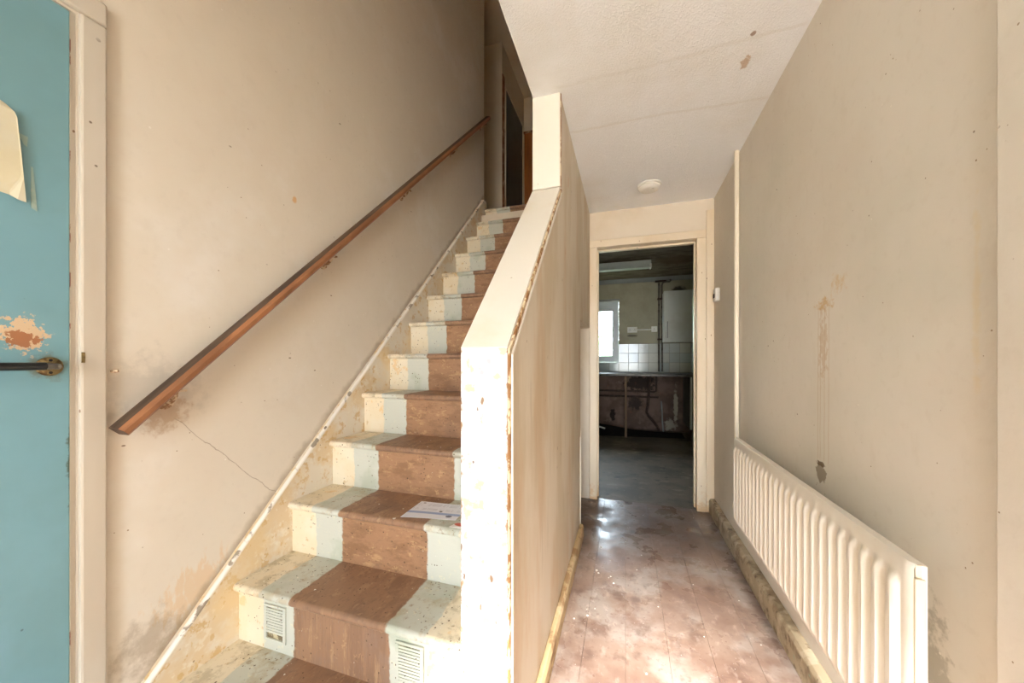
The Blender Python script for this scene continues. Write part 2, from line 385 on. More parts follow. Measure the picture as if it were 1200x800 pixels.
# printed bands run across the sheet (sheet lies in world x, y)
u_ = k.vec('DOT_PRODUCT', k.vec('SUBTRACT', k.P, (-0.735, 1.04, 0.57)), (-0.10, 0.995, 0))
k.over(k.math('MULTIPLY', k.step(u_, 0.034, 0.036), k.step(u_, 0.052, 0.050)), (150, 172, 214), 0.9)
for q in (0.066, 0.074, 0.100, 0.108, 0.116):
    k.over(k.math('MULTIPLY', k.math('MULTIPLY', k.step(u_, q, q + 0.001), k.step(u_, q + 0.0035, q + 0.0025)), k.step(k.noise(120, 1, 0.5, (1, 0.1, 1)), 0.42, 0.5)), (150, 154, 170), 0.7)
k.spot((-0.575, 1.085, 0.57), (0.014, 0.010, 0.05), (92, 98, 126), 0.9, 90, 0.5, 0.3)
k.spot((-0.62, 1.112, 0.57), (0.007, 0.006, 0.05), (84, 80, 84), 0.9, 90, 0.4, 0.3)
k.spot((-0.715, 1.165, 0.57), (0.006, 0.004, 0.05), (80, 84, 100), 0.9, 90, 0.3, 0.3)
M['letter'] = k.done()
M['card'] = NM('white_card', (238, 234, 232), 0.5).spot((-0.512, 1.045, 0.57), (0.022, 0.012, 0.05), (214, 92, 70), 0.95, 60, 0.2, 0.2).done()
M['flake'] = NM('paint_flake', (228, 222, 210), 0.7).done()
M['leaf'] = NM('hedge_leaf', (150, 190, 120), 0.6).mottle((196, 216, 176), 5, 0.42, 0.62, 0.8).done()
M['ground'] = NM('garden_ground', (150, 160, 120), 0.9).mottle((110, 126, 84), 3, 0.4, 0.7, 0.6).done()
M['fence'] = NM('pale_fence_board', (176, 186, 178), 0.8).mottle((146, 156, 146), 6, 0.45, 0.7, 0.6).done()
M['render_out'] = NM('pale_outside_wall', (190, 184, 172), 0.9).done()
k = NM('window_glass', (235, 245, 250), 0.02)
tr = k.n('ShaderNodeBsdfTransparent'); tr.inputs[0].default_value = (0.93, 0.96, 0.97, 1)
gl = k.n('ShaderNodeBsdfGlossy'); gl.inputs['Roughness'].default_value = 0.02
mx = k.n('ShaderNodeMixShader'); mx.inputs[0].default_value = 0.06
k.put(mx.inputs[1], tr.outputs[0]); k.put(mx.inputs[2], gl.outputs[0])
k.put(k.t.nodes['Material Output'].inputs[0], mx.outputs[0])
M['glass'] = k.m


# ------------------------------------------------------------------ mesh helpers
def box(bm, x0, x1, y0, y1, z0, z1, bev=0.0, seg=2):
    r = bmesh.ops.create_cube(bm, size=1.0)
    vs = r['verts']
    for v in vs:
        v.co = Vector((x0 if v.co.x < 0 else x1, y0 if v.co.y < 0 else y1, z0 if v.co.z < 0 else z1))
    if bev:
        es = list({e for v in vs for e in v.link_edges})
        bmesh.ops.bevel(bm, geom=es, offset=bev, segments=seg, profile=0.5, affect='EDGES')
    return bm


def prism(bm, pts, axis, a, b, bev=0.0):
    """polygon pts in the plane across axis ('x': pts are (y,z); 'y': (x,z); 'z': (x,y)), from a to b"""
    mk = {'x': lambda p, t: (t, p[0], p[1]), 'y': lambda p, t: (p[0], t, p[1]), 'z': lambda p, t: (p[0], p[1], t)}[axis]
    A = [bm.verts.new(mk(p, a)) for p in pts]; B = [bm.verts.new(mk(p, b)) for p in pts]
    n = len(pts)
    fs = [bm.faces.new(A), bm.faces.new(list(reversed(B)))]
    for i in range(n):
        fs.append(bm.faces.new((A[i], B[i], B[(i + 1) % n], A[(i + 1) % n])))
    bmesh.ops.recalc_face_normals(bm, faces=fs)
    if bev:
        es = list({e for f in fs for e in f.edges})
        bmesh.ops.bevel(bm, geom=es, offset=bev, segments=2, profile=0.5, affect='EDGES')
    return bm


def tube(bm, path, r, n=10):
    path = [Vector(p) for p in path]
    rings = []
    for i, p in enumerate(path):
        t = (path[min(i + 1, len(path) - 1)] - path[max(i - 1, 0)]).normalized()
        a = t.orthogonal().normalized() if i == 0 else (prev - t * prev.dot(t)).normalized()
        prev = a; b = t.cross(a)
        rr = r[i] if isinstance(r, (list, tuple)) else r
        rings.append([bm.verts.new(p + (a * math.cos(2 * math.pi * j / n) + b * math.sin(2 * math.pi * j / n)) * rr) for j in range(n)])
    for A, B in zip(rings, rings[1:]):
        for j in range(n):
            bm.faces.new((A[j], A[(j + 1) % n], B[(j + 1) % n], B[j]))
    bm.faces.new(list(reversed(rings[0]))); bm.faces.new(rings[-1])
    return bm


def lathe(bm, prof, centre, axis='z', n=40):
    """prof: (radius, height) pairs about the axis through centre"""
    c = Vector(centre)
    ax = {'z': (Vector((1, 0, 0)), Vector((0, 1, 0)), Vector((0, 0, 1))), 'x': (Vector((0, 1, 0)), Vector((0, 0, 1)), Vector((1, 0, 0)))}[axis]
    rings = []
    for r, h in prof:
        rings.append([bm.verts.new(c + (ax[0] * math.cos(2 * math.pi * j / n) + ax[1] * math.sin(2 * math.pi * j / n)) * max(r, 1e-5) + ax[2] * h) for j in range(n)])
    fs = []
    for A, B in zip(rings, rings[1:]):
        for j in range(n):
            fs.append(bm.faces.new((A[j], A[(j + 1) % n], B[(j + 1) % n], B[j])))
    fs.append(bm.faces.new(rings[0])); fs.append(bm.faces.new(rings[-1]))
    bmesh.ops.recalc_face_normals(bm, faces=fs)
    return bm


def mesh_of(name, bm, mat, smooth=False):
    me = bpy.data.meshes.new(name)
    bm.to_mesh(me); bm.free()
    for m_ in (mat if isinstance(mat, list) else [mat]): me.materials.append(M[m_])
    if smooth:
        me.polygons.foreach_set('use_smooth', [True] * len(me.polygons))
        try: me.set_sharp_from_angle(angle=R(40))
        except Exception: pass
    return me


def put(name, me, parent=None, loc=(0, 0, 0)):
    o = bpy.data.objects.new(name, me); COL.objects.link(o)
    o.location = loc
    if parent is not None:
        o.parent = parent
        p = Vector((0, 0, 0)); q = parent
        while q is not None: p += q.location if q.parent is None else Vector((0, 0, 0)); q = q.parent
        # every mesh is written in world coordinates: cancel the offset of the parent chain
        off = Vector(parent['_w']) if '_w' in parent else Vector(parent.location)
        o.matrix_parent_inverse = Matrix.Translation(-off)
    return o


def obj(name, bm, mat, parent=None, smooth=False, loc=(0, 0, 0)):
    return put(name, mesh_of(name, bm, mat, smooth), parent, loc)


def B(*a, **k): return box(bmesh.new(), *a, **k)
def P(*a, **k): return prism(bmesh.new(), *a, **k)
def T(*a, **k): return tube(bmesh.new(), *a, **k)


def struct(o, label=None, cat=None):
    o['kind'] = 'structure'
    if label: o['label'] = label
    if cat: o['category'] = cat
    return o


def tag(o, label, cat, group=None, kind=None):
    o['label'] = label; o['category'] = cat
    if group: o['group'] = group
    if kind: o['kind'] = kind
    return o


def empty(name, loc):
    o = bpy.data.objects.new(name, None); COL.objects.link(o); o.location = loc; o.empty_display_size = 0.1
    return o


def wall_with_hole(bm, axis, a0, a1, z0, z1, h0, h1, hz0, hz1, t0, t1):
    """a wall along axis ('x' or 'y') from a0 to a1, thickness t0..t1, with one opening h0..h1, hz0..hz1"""
    def bb(p, q, za, zb):
        if q - p < 1e-4 or zb - za < 1e-4: return
        if axis == 'x': box(bm, p, q, t0, t1, za, zb)
        else: box(bm, t0, t1, p, q, za, zb)
    bb(a0, h0, z0, z1); bb(h1, a1, z0, z1); bb(h0, h1, z0, hz0); bb(h0, h1, hz1, z1)
    return bm


XL, XR = -1.245, 0.614          # stair wall and right hall wall
CZ = 2.284                      # hall ceiling
LZ = 2.47                       # landing level
TOP = 4.87                      # upstairs ceiling
YF = -2.80                      # front wall
YK = 2.90                       # wall with the kitchen doorway
WX0, WX1 = -0.396, -0.275       # the half wall beside the stairs

# ------------------------------------------------------------------ the shell of the house
bm = wall_with_hole(bmesh.new(), 'y', YF - 0.1, 3.04, 0, TOP, -0.33, 0.486, 0, 1.93, XL - 0.12, XL)
struct(obj('wall_left', bm, 'wall_left'), 'tall cream plaster wall beside the stairs with scuffs and a thin crack', 'wall')
struct(obj('wall_right', B(XR, XR + 0.1, YF - 0.1, YK + 0.1, 0, CZ + 0.1), 'wall_right'), 'cream hall wall with rust-coloured drips behind the radiator', 'wall')
bm = wall_with_hole(bmesh.new(), 'x', XL - 0.12, XR + 0.1, 0, TOP, -0.33, 0.53, 0, 2.05, YF - 0.1, YF)
struct(obj('wall_front', bm, 'wall_cream'), 'wall holding the open front doorway', 'wall')
bm = wall_with_hole(bmesh.new(), 'x', XL, XR + 0.1, 0, CZ + 0.1, -0.235, 0.512, 0, 2.012, YK, YK + 0.10)
struct(obj('wall_kitchen_doorway', bm, 'wall_cream'), 'cream wall at the hall end around the kitchen doorway', 'wall')
bm = B(WX0, XR + 0.1, YF - 0.1, 1.56, CZ, CZ + 0.17)
box(bm, WX1, XR + 0.1, 1.56, YK + 0.1, CZ, CZ + 0.17)
struct(obj('ceiling', bm, 'ceiling'), 'white stippled hall ceiling with two faint cracks', 'ceiling')
# half wall: plaster core, with the low cupboard opening at its far end
core = [(0.832, 0), (0.832, 1.122), (1.562, 1.862), (1.562, CZ), (YK, CZ), (YK, 1.365), (2.287, 1.365), (2.287, 0)]
hw = obj('wall_stair_side', P(core, 'x', WX0 + 0.004, WX1), 'half_wall')
struct(hw, 'half-height cream wall between the stairs and the hall, sloping up with the stairs', 'wall')
obj('front_board', B(WX0 - 0.003, WX1 + 0.001, 0.817, 0.8315, 0, 1.137, 0.002), 'white_board', hw)
sl = (1.871 - 1.142) / (1.546 - 0.817)
cap = [(0.817, 1.142), (1.546, 1.142 + sl * 0.729), (1.561, 1.142 + sl * 0.729 - 0.006), (0.832, 1.123)]
obj('sloping_cap', P([(0.817, 1.1385), (1.546, 1.1385 + sl * 0.729), (1.5625, 1.8625), (0.8325, 1.1225)], 'x', WX0 - 0.003, WX1 + 0.001, 0.0015), 'cap_board', hw)
obj('upper_board', B(WX0 - 0.003, WX1 + 0.001, 1.546, 1.5615, 1.871, CZ, 0.002), 'cap_board', hw)
# the worn arris strip along the right edge of the boards, proud of the plaster
bm = B(WX1 + 0.0012, WX1 + 0.006, 0.8215, 0.832, 0, 1.135)
prism(bm, [(0.8215, 1.131), (1.551, 1.861), (1.562, 1.858), (0.8325, 1.124)], 'x', WX1 + 0.0012, WX1 + 0.006)
box(bm, WX1 + 0.0012, WX1 + 0.004, 1.552, 1.5615, 1.871, CZ)
obj('edge_strip', bm, 'worn_edge', hw)
bm = B(WX1 + 0.0062, WX1 + 0.011, 0.832, 0.838, 0, 1.12)
prism(bm, [(0.836, 1.118), (1.563, 1.848), (1.567, 1.842), (0.84, 1.112)], 'x', WX1 + 0.0005, WX1 + 0.008)
obj('edge_bead', bm, 'cap_board', hw)
obj('opening_trim', B(WX1 + 0.0005, WX1 + 0.005, 2.268, 2.286, 0, 0.62, 0.001), 'cap_board', hw)
# floors
fl = struct(obj('floor', B(XL - 0.1, XR + 0.1, YF - 0.6, YK, -0.12, -0.012), 'floor'), 'worn reddish brown painted floor of the hall', 'floor')
edges = [WX1 - 0.12, -0.155, 0.0, 0.155, 0.31, 0.465, XR]
for a, b in zip(edges, edges[1:]):
    obj('plank', B(a + 0.0003, b - 0.0003, YF - 0.6, YK + 0.02, -0.012, random.uniform(-0.0002, 0.0002), 0.0005, 1), 'floor', fl)
obj('plank', B(XL, edges[0] - 0.0006, YF - 0.6, YK + 0.02, -0.012, 0, 0.001, 1), 'floor', fl)
struct(obj('floor_kitchen', B(-1.7, 1.6, YK + 0.02, 6.1, -0.12, -0.001), 'kitchen_floor'), 'grimy bare kitchen floor beyond the doorway', 'floor')

# skirtings
struct(obj('baseboard_right', P([(XR, 0), (0.578, 0), (0.578, 0.085), (0.586, 0.10), (XR, 0.105)], 'y', 0.827, 2.89, 0.002), 'skirting'), 'dirty flaking skirting board under the radiator', 'skirting')
struct(obj('baseboard_left', P([(WX1 + 0.012, 0), (WX1 + 0.026, 0), (WX1 + 0.026, 0.060), (WX1 + 0.018, 0.074), (WX1 + 0.0005, 0.074), (WX1 + 0.0005, 0)], 'y', 0.845, 2.262, 0.002), 'skirting_worn'), 'worn yellowed skirting at the foot of the half wall', 'skirting')

# kitchen door frame
fr = struct(empty('trim_1', (0.14, YK, 0)), 'cream gloss door frame around the kitchen doorway', 'door frame')
obj('architrave', B(-0.2735, -0.214, YK - 0.020, YK, 0, 2.0, 0.004), 'frame', fr)
obj('architrave', B(0.497, 0.560, YK - 0.020, YK, 0, 2.0, 0.004), 'frame', fr)
obj('architrave', B(-0.2735, 0.560, YK - 0.020, YK, 2.001, 2.058, 0.004), 'frame', fr)
obj('side_strip', B(0.562, XR - 0.001, YK - 0.012, YK, 0, 2.20, 0.003), 'frame', fr)
obj('jamb', B(-0.2345, -0.220, YK + 0.0005, YK + 0.105, 0, 2.0), 'frame', fr)
obj('jamb', B(0.5025, 0.5115, YK + 0.0005, YK + 0.105, 0, 2.0), 'frame', fr)
obj('head', B(-0.2345, 0.5115, YK + 0.0005, YK + 0.105, 2.0005, 2.0115), 'frame', fr)
obj('door_stop', B(-0.2195, -0.207, YK + 0.055, YK + 0.095, 0, 1.999, 0.002), 'frame', fr)
obj('door_stop', B(0.490, 0.502, YK + 0.055, YK + 0.095, 0, 1.999, 0.002), 'frame', fr)
obj('door_stop', B(-0.206, 0.489, YK + 0.055, YK + 0.095, 1.986, 2.0, 0.002), 'frame', fr)
# cupboard lining under the stairs
struct(obj('wall_under_stairs', B(-1.0, WX1 - 0.002, YK - 0.014, YK - 0.0005, 0.001, 1.36, 0.001), 'wall_cream'), 'pinkish board lining seen through the low cupboard opening under the stairs', 'wall')
# right-hand architrave
struct(obj('trim_2', B(XR - 0.014, XR - 0.0005, 0.745, 0.825, 0.001, CZ - 0.001, 0.003), 'wall_right'), 'flat pale upright board fixed to the right hall wall', 'trim')

# ------------------------------------------------------------------ blue door in the stair wall
fr = struct(empty('trim_3', (XL, 0.5, 0)), 'chipped cream frame around the blue door', 'door frame')
obj('architrave', B(XL + 0.0005, XL + 0.016, 0.487, 0.534, 0, 1.932, 0.005), 'frame_left', fr)
obj('architrave', B(XL + 0.0005, XL + 0.016, -0.40, 0.534, 1.934, 1.99, 0.005), 'frame_left', fr)
obj('architrave', B(XL + 0.0005, XL + 0.016, -0.40, -0.334, 0, 1.932, 0.005), 'frame_left', fr)
obj('strike_plate', B(XL + 0.0155, XL + 0.0175, 0.488, 0.494, 1.10, 1.125, 0.0005), 'brass', fr)
obj('jamb', B(XL - 0.11, XL - 0.001, 0.4765, 0.4855, 0, 1.929), 'frame_left', fr)
obj('door_stop', B(XL - 0.05, XL - 0.0335, 0.455, 0.4764, 0, 1.929), 'frame_left', fr)  # unseen stops added behind the leaf to block sky light at its gaps
obj('door_stop', B(XL - 0.05, XL - 0.0335, -0.3295, -0.305, 0, 1.929), 'frame_left', fr)
obj('door_stop', B(XL - 0.05, XL - 0.0335, -0.304, 0.454, 1.90, 1.929), 'frame_left', fr)
obj('light_seal', B(XL - 0.05, XL - 0.0335, -0.304, 0.454, 0, 0.03), 'frame_left', fr)  # unseen strip added to keep sky light from under the leaf
d1 = struct(empty('door_1', (XL, 0.08, 0.004)), 'blue painted door with flaking paint around its lever handle', 'door')
obj('door_leaf', B(XL - 0.032, XL + 0.004, -0.327, 0.4745, 0.006, 1.924, 0.002), 'door_blue', d1)
obj('leaf_edge', B(XL - 0.030, XL + 0.0035, 0.4745, 0.4760, 0.006, 1.924), 'door_edge', d1)
hc = (XL + 0.004, 0.443, 1.092)
hd = obj('rose', lathe(bmesh.new(), [(0.021, 0), (0.021, 0.003), (0.018, 0.006), (0.009, 0.007), (0.0085, 0.02)], hc, 'x', 32), 'brass', d1, True)
obj('screw', lathe(bmesh.new(), [(0.003, 0), (0.003, 0.0012)], (XL + 0.0105, 0.443, 1.106), 'x', 10), 'plastic_dark', d1)
obj('screw', lathe(bmesh.new(), [(0.003, 0), (0.003, 0.0012)], (XL + 0.0105, 0.443, 1.078), 'x', 10), 'plastic_dark', d1)
obj('lever_neck', T([(XL + 0.012, 0.445, 1.092), (XL + 0.036, 0.444, 1.092), (XL + 0.043, 0.438, 1.0925), (XL + 0.044, 0.425, 1.093)], 0.0065, 12), 'steel', d1, True)
obj('lever_grip', T([(XL + 0.044, 0.426, 1.093), (XL + 0.044, 0.424, 1.093), (XL + 0.045, 0.31, 1.093), (XL + 0.045, 0.308, 1.093)], [0.006, 0.0085, 0.0085, 0.006], 14), 'black', d1, True)

# notice paper taped on the blue door, with a torn curl at its corners
bm = bmesh.new()
out = [(0.28, 1.665), (0.34, 1.660), (0.372, 1.650), (0.384, 1.644), (0.393, 1.632), (0.3965, 1.622), (0.398, 1.60), (0.402, 1.55), (0.405, 1.50), (0.4085, 1.447), (0.397, 1.449), (0.388, 1.456), (0.370, 1.458), (0.33, 1.462), (0.28, 1.462)]
fr_ = [bm.verts.new((XL + 0.0065 + (0.006 if y > 0.39 else 0.0), y, z)) for y, z in out]
bk_ = [bm.verts.new((XL + 0.0055 + (0.006 if y > 0.39 else 0.0), y, z)) for y, z in out]
bm.faces.new(fr_); bm.faces.new(list(reversed(bk_)))
for i in range(len(out)): bm.faces.new((fr_[i], bk_[i], bk_[(i + 1) % len(out)], fr_[(i + 1) % len(out)]))
bmesh.ops.recalc_face_normals(bm, faces=bm.faces)
tag(obj('paper_notice', bm, 'note'), 'torn yellowed blank paper stuck on the blue door', 'paper')
tag(obj('tape_strip', P([(0.398, 1.595), (0.413, 1.592), (0.412, 1.570), (0.4075, 1.573), (0.404, 1.583), (0.399, 1.584)], 'x', XL + 0.0045, XL + 0.005), 'tape'), 'short greenish tape remnant beside the torn paper', 'tape')
tag(obj('tape_strip', P([(0.417, 1.53), (0.420, 1.53), (0.426, 1.435), (0.417, 1.44)], 'x', XL + 0.0045, XL + 0.005), 'tape'), 'long thin tape remnant below and beside the torn paper', 'tape')

# ------------------------------------------------------------------ stairs
RISE, GO = 0.19, 0.196
Y1 = 0.815 - GO                  # first nosing
ST = empty('staircase', (-0.8, Y1, 0))
tag(ST, 'steep straight stairs with bare brown centre between pale green and cream bands', 'staircase')
XS = -1.211
th, ov = 0.026, 0.020
dep = GO + ov + 0.004
prof = []
for a in range(0, 181, 30):
    prof.append((th / 2 - th / 2 * math.sin(R(a)), -th / 2 + th / 2 * math.cos(R(a))))
tread_pts = [(dep, 0.0)] + prof + [(dep, -th)]
tread_me = mesh_of('tread', P(tread_pts, 'x', XS + 0.0005, WX0 - 0.0035), 'tread', True)
riser_me = mesh_of('riser', B(XS + 0.0005, WX0 - 0.0035, ov, ov + 0.016, -RISE + 0.0003, -th - 0.0003), 'riser')
riser_low_me = mesh_of('riser', B(XS + 0.0005, WX0 - 0.0035, ov, ov + 0.016, -RISE + 0.0003, -th - 0.0003), 'riser_low')
risers = []
for i in range(13):
    y, z = Y1 + GO * i, RISE * (i + 1)
    risers.append(put('riser', riser_low_me if i < 2 else riser_me, ST, (0, y, z)))
    if i < 12: put('tread', tread_me, ST, (0, y, z))
obj('landing_nosing', P([(0.09, 0.0)] + prof + [(0.09, -th)], 'x', XS + 0.0005, WX0 - 0.0035), 'tread', ST, True, (0, Y1 + GO * 12, LZ))
# wall string with its rounded painted edge
s0, s1 = 0.50, 2.955
zt = lambda y: 0.976 * y - 0.352
bm = P([(s0, 0.0), (s0, zt(s0)), (s1, zt(s1)), (3.03, zt(s1)), (3.03, 2.30), (2.9, 2.22), (0.9, 0.1), (0.85, 0.0)], 'x', XL + 0.001, XS, 0.0)
obj('string', bm, 'string', ST)
bm = T([(XS - 0.008, s0, zt(s0) + 0.001), (XS - 0.008, s1, zt(s1) + 0.001)], 0.0085, 10)
obj('string_edge', bm, 'string_top', ST, True)
obj('string_end', B(XL + 0.001, XS, s1, 3.03, zt(s1), zt(s1) + 0.02, 0.006), 'string_top', ST, True)
# two ventilation grilles let into the second riser
for (xa, xb, za, zb) in ((-1.093, -1.003, 0.222, 0.336), (-0.603, -0.515, 0.222, 0.336)):
    yb = Y1 + GO + ov
    bm = B(xa, xb, yb - 0.006, yb - 0.0005, za, za + 0.008, 0.001, 1)
    box(bm, xa, xb, yb - 0.006, yb - 0.0005, zb - 0.008, zb, 0.001, 1)
    box(bm, xa, xa + 0.01, yb - 0.006, yb - 0.0005, za + 0.008, zb - 0.008)
    box(bm, xb - 0.01, xb, yb - 0.006, yb - 0.0005, za + 0.008, zb - 0.008)
    gr = obj('vent_grille', bm, 'riser_low', ST)
    ns = 11
    pit = (zb - za - 0.018) / ns
    sm = mesh_of('slat', P([(yb - 0.0055, 0.0), (yb - 0.0035, 0.0), (yb - 0.0022, pit * 0.6), (yb - 0.0042, pit * 0.6)], 'x', xa + 0.010, xb - 0.010), 'riser_low')
    obj('vent_gap_shade', B(xa + 0.008, xb - 0.008, yb - 0.0011, yb - 0.0003, za + 0.006, zb - 0.006), 'vent_gap_shade', gr).matrix_parent_inverse = ST.matrix_world.inverted() if False else Matrix.Translation((0, 0, 0))
    for q in range(ns):
        if xa < -0.9 and q < 2: continue      # the lowest slats of the left grille are broken away
        o = put('slat', sm, gr, (0, 0, za + 0.009 + pit * q)); o.matrix_parent_inverse = Matrix.Translation((0, 0, 0))

# ------------------------------------------------------------------ handrail
HR = empty('handrail', (XL, 0.6, 0.95))
tag(HR, 'sloping brown wooden handrail on brackets along the stair wall', 'handrail')
m_r = 0.965
zr = lambda y: 1.030 + m_r * (y - 0.64)      # centre line of the rail
x0, x1 = -1.214, -1.166
ya, yb = 0.58, 3.00
hh = 0.0205
def rail_section(y, dz=0.0):
    z = zr(y)
    return [(x0, y, z - hh), (x1 - 0.008, y, z - hh), (x1, y, z - hh + 0.010), (x1, y, z + hh - 0.016), (x1 - 0.010, y, z + hh - 0.004), (x0 + 0.004, y, z + hh), (x0, y, z + hh - 0.006)]
bm = bmesh.new()
secs = []
N = 30
low_z = 0.930
for i in range(N + 1):
    y = ya + (yb - ya) * i / N
    vs = []
    for p in rail_section(y):
        p = Vector(p)
        if i == 0:                               # level cut at the foot: slide each corner along the rail to one height
            dy = 0.5 * (low_z - p.z) / m_r + 0.5 * (low_z - zr(ya)) / m_r; p.y += dy; p.z += dy * m_r
        vs.append(bm.verts.new(p))
    secs.append(vs)
n = len(secs[0])
for A, C in zip(secs, secs[1:]):
    for j in range(n):
        f = bm.faces.new((A[j], A[(j + 1) % n], C[(j + 1) % n], C[j]))
        f.material_index = 1 if j in (4, 5, 6) else 0
f = bm.faces.new(list(reversed(secs[0]))); f.material_index = 1
bm.faces.new(secs[-1])
bmesh.ops.recalc_face_normals(bm, faces=bm.faces)
obj('rail', bm, ['rail', 'rail_top'], HR)
for yc in (0.655, 1.205, 1.76, 2.36, 2.93):
    zb = zr(yc) - hh
    bm = lathe(bmesh.new(), [(0.022, 0.001), (0.022, 0.004), (0.016, 0.006)], (XL, yc, zb - 0.035), 'x', 16)
    tube(bm, [(XL + 0.004, yc, zb - 0.035), (XL + 0.03, yc, zb - 0.034), (XL + 0.046, yc, zb - 0.02), (XL + 0.05, yc, zb - 0.004)], 0.0065, 8)
    box(bm, XL + 0.036, XL + 0.062, yc - 0.02, yc + 0.02, zb - 0.006, zb - 0.0005)
    obj('bracket', bm, 'bracket', HR)

# ------------------------------------------------------------------ upstairs landing
bm = B(-2.5, 0.8, 3.035, 5.0, LZ - 0.008, LZ)
box(bm, XL, WX0, 2.995, 3.035, LZ - 0.17, LZ - 0.0265)
struct(obj('floor_landing', bm, 'tread'), 'landing floor at the head of the stairs', 'floor')
struct(obj('wall_landing_strip', B(-2.5, -1.39, 3.95, 4.0, LZ, TOP), 'landing_wall'), 'narrow cream wall strip beside the landing door', 'wall')
bm = wall_with_hole(bmesh.new(), 'y', 4.0, 4.90, LZ, TOP, 4.03, 4.86, LZ, 4.44, -1.50, -1.39)
struct(obj('wall_landing_door', bm, 'landing_wall'), 'cream landing wall around the grey door', 'wall')
struct(obj('trim_4', B(-1.389, -1.382, 3.951, 4.03, LZ, 4.50, 0.002), 'brown_edge'), 'brown bare wood edge of the landing door frame', 'trim')
struct(obj('trim_5', B(-1.405, -1.372, 4.031, 4.055, LZ, 4.44, 0.002), 'landing_wall'), 'thin cream door stop beside the grey landing door', 'trim')
d2 = struct(empty('door_2', (-1.42, 4.45, LZ)), 'dim grey-green flush door on the landing', 'door')
obj('door_leaf', B(-1.440, -1.400, 4.056, 4.855, LZ + 0.005, 4.435, 0.002), 'door_grey', d2)
obj('hinge', B(-1.3995, -1.394, 4.80, 4.845, 2.95, 3.03, 0.001), 'steel', d2)
obj('hinge', B(-1.3995, -1.394, 4.80, 4.845, 4.0, 4.08, 0.001), 'steel', d2)
struct(obj('wall_landing_end', B(-2.5, 0.9, 4.90, 5.0, LZ, TOP), 'landing_wall'), 'shaded wall at the end of the landing', 'wall')
d3 = struct(empty('door_3', (-1.0, 4.88, LZ)), 'orange varnished wooden door at the end of the landing', 'door')
obj('door_leaf', B(-1.375, -0.62, 4.865, 4.899, LZ + 0.003, 4.335, 0.002), 'door_orange', d3)
obj('head_rail', B(-1.385, -0.60, 4.855, 4.899, 4.338, 4.36, 0.002), 'brown_edge', d3)
struct(obj('wall_landing_left', B(-2.6, -2.5, 3.0, 5.0, LZ, TOP), 'landing_wall'), 'far left landing wall', 'wall')
struct(obj('wall_landing_near', B(-2.6, XL - 0.12, 2.94, 3.04, LZ, TOP), 'landing_wall'), 'landing wall behind the stair wall', 'wall')
struct(obj('wall_stairwell_right', B(WX0, WX1, YF, 3.04, CZ + 0.17, TOP), 'wall_cream'), 'upper wall on the right of the stair well', 'wall')
struct(obj('wall_landing_right', B(0.75, 0.85, 2.9, 5.0, LZ, TOP), 'landing_wall'), 'right landing wall', 'wall')
struct(obj('wall_landing_back', B(WX1, 0.85, 2.9, 3.0, LZ, TOP), 'landing_wall'), 'landing wall above the hall end', 'wall')
struct(obj('ceiling_upstairs', B(-2.6, 0.85, YF - 0.1, 5.0, TOP, TOP + 0.1), 'landing_wall'), 'cream ceiling over the landing and the stair well', 'ceiling')

# ------------------------------------------------------------------ radiator, pipe, small fittings
RA = empty('radiator', (0.56, 1.5, 0.26))
tag(RA, 'cream ribbed panel radiator with chipped edges low on the hall wall', 'radiator')
ry0, ry1, rz0, rz1 = 0.897, 2.085, 0.268, 0.712
NF = 25
fx = 0.530
ys = []
pitch = (ry1 - ry0 - 0.04) / NF
for q in range(NF * 8 + 1): ys.append(ry0 + 0.02 + pitch * q / 8)
ys = [ry0, ry0 + 0.010] + ys + [ry1 - 0.010, ry1]
zs = [rz0, rz0 + 0.022, rz0 + 0.030, rz0 + 0.040, rz0 + 0.05, rz0 + 0.15, rz0 + 0.3, rz1 - 0.062, rz1 - 0.052, rz1 - 0.042, rz1 - 0.034, rz1 - 0.012, rz1 - 0.003, rz1]
amp = [0, 0, 0.2, 0.75, 1, 1, 1, 1, 0.75, 0.2, 0, 0, 0, 0]
backx = [0.012, 0, 0, 0, 0, 0, 0, 0, 0, 0, 0, 0, 0.004, 0.016]
bm = bmesh.new(); grid = []
for z, a, bx_ in zip(zs, amp, backx):
    row = []
    for y in ys:
        ph = (y - ry0 - 0.02) / pitch
        fl_ = 0.5 - 0.5 * math.cos(2 * math.pi * ph) if 0 <= ph <= NF else 0.0
        fl_ = min(1.0, max(0.0, (fl_ - 0.2) / 0.6)); fl_ = fl_ * fl_ * (3 - 2 * fl_)
        row.append(bm.verts.new((fx + bx_ - 0.011 * a * fl_ + (0.006 if y in (ry0, ry1) else 0), y, z)))
    grid.append(row)
for A, C in zip(grid, grid[1:]):
    for j in range(len(ys) - 1): bm.faces.new((A[j], C[j], C[j + 1], A[j + 1]))
bmesh.ops.recalc_face_normals(bm, faces=bm.faces)
obj('front_panel', bm, 'radiator', RA, True)
obj('back_panel', B(fx + 0.0165, fx + 0.026, ry0 - 0.002, ry1 + 0.002, rz0, rz1 - 0.004, 0.002), 'radiator', RA)
obj('seam_edge', B(fx + 0.0055, fx + 0.022, ry0 - 0.005, ry0 + 0.004, rz0 + 0.002, rz1 - 0.030, 0.002), 'radiator_seam', RA)
obj('seam_edge', B(fx + 0.008, fx + 0.016, ry1 + 0.0025, ry1 + 0.012, rz0 + 0.004, rz1 - 0.035, 0.003), 'radiator_seam', RA)
for yy in (1.1, 1.88): obj('wall_bracket', B(fx + 0.0265, XR - 0.0005, yy - 0.02, yy + 0.02, rz0 + 0.05, rz1 - 0.08), 'radiator', RA)
obj('corner_cap', B(fx + 0.008, fx + 0.022, ry0 - 0.001, ry0 + 0.004, rz1 - 0.029, rz1 - 0.004, 0.002), 'radiator_seam', RA)
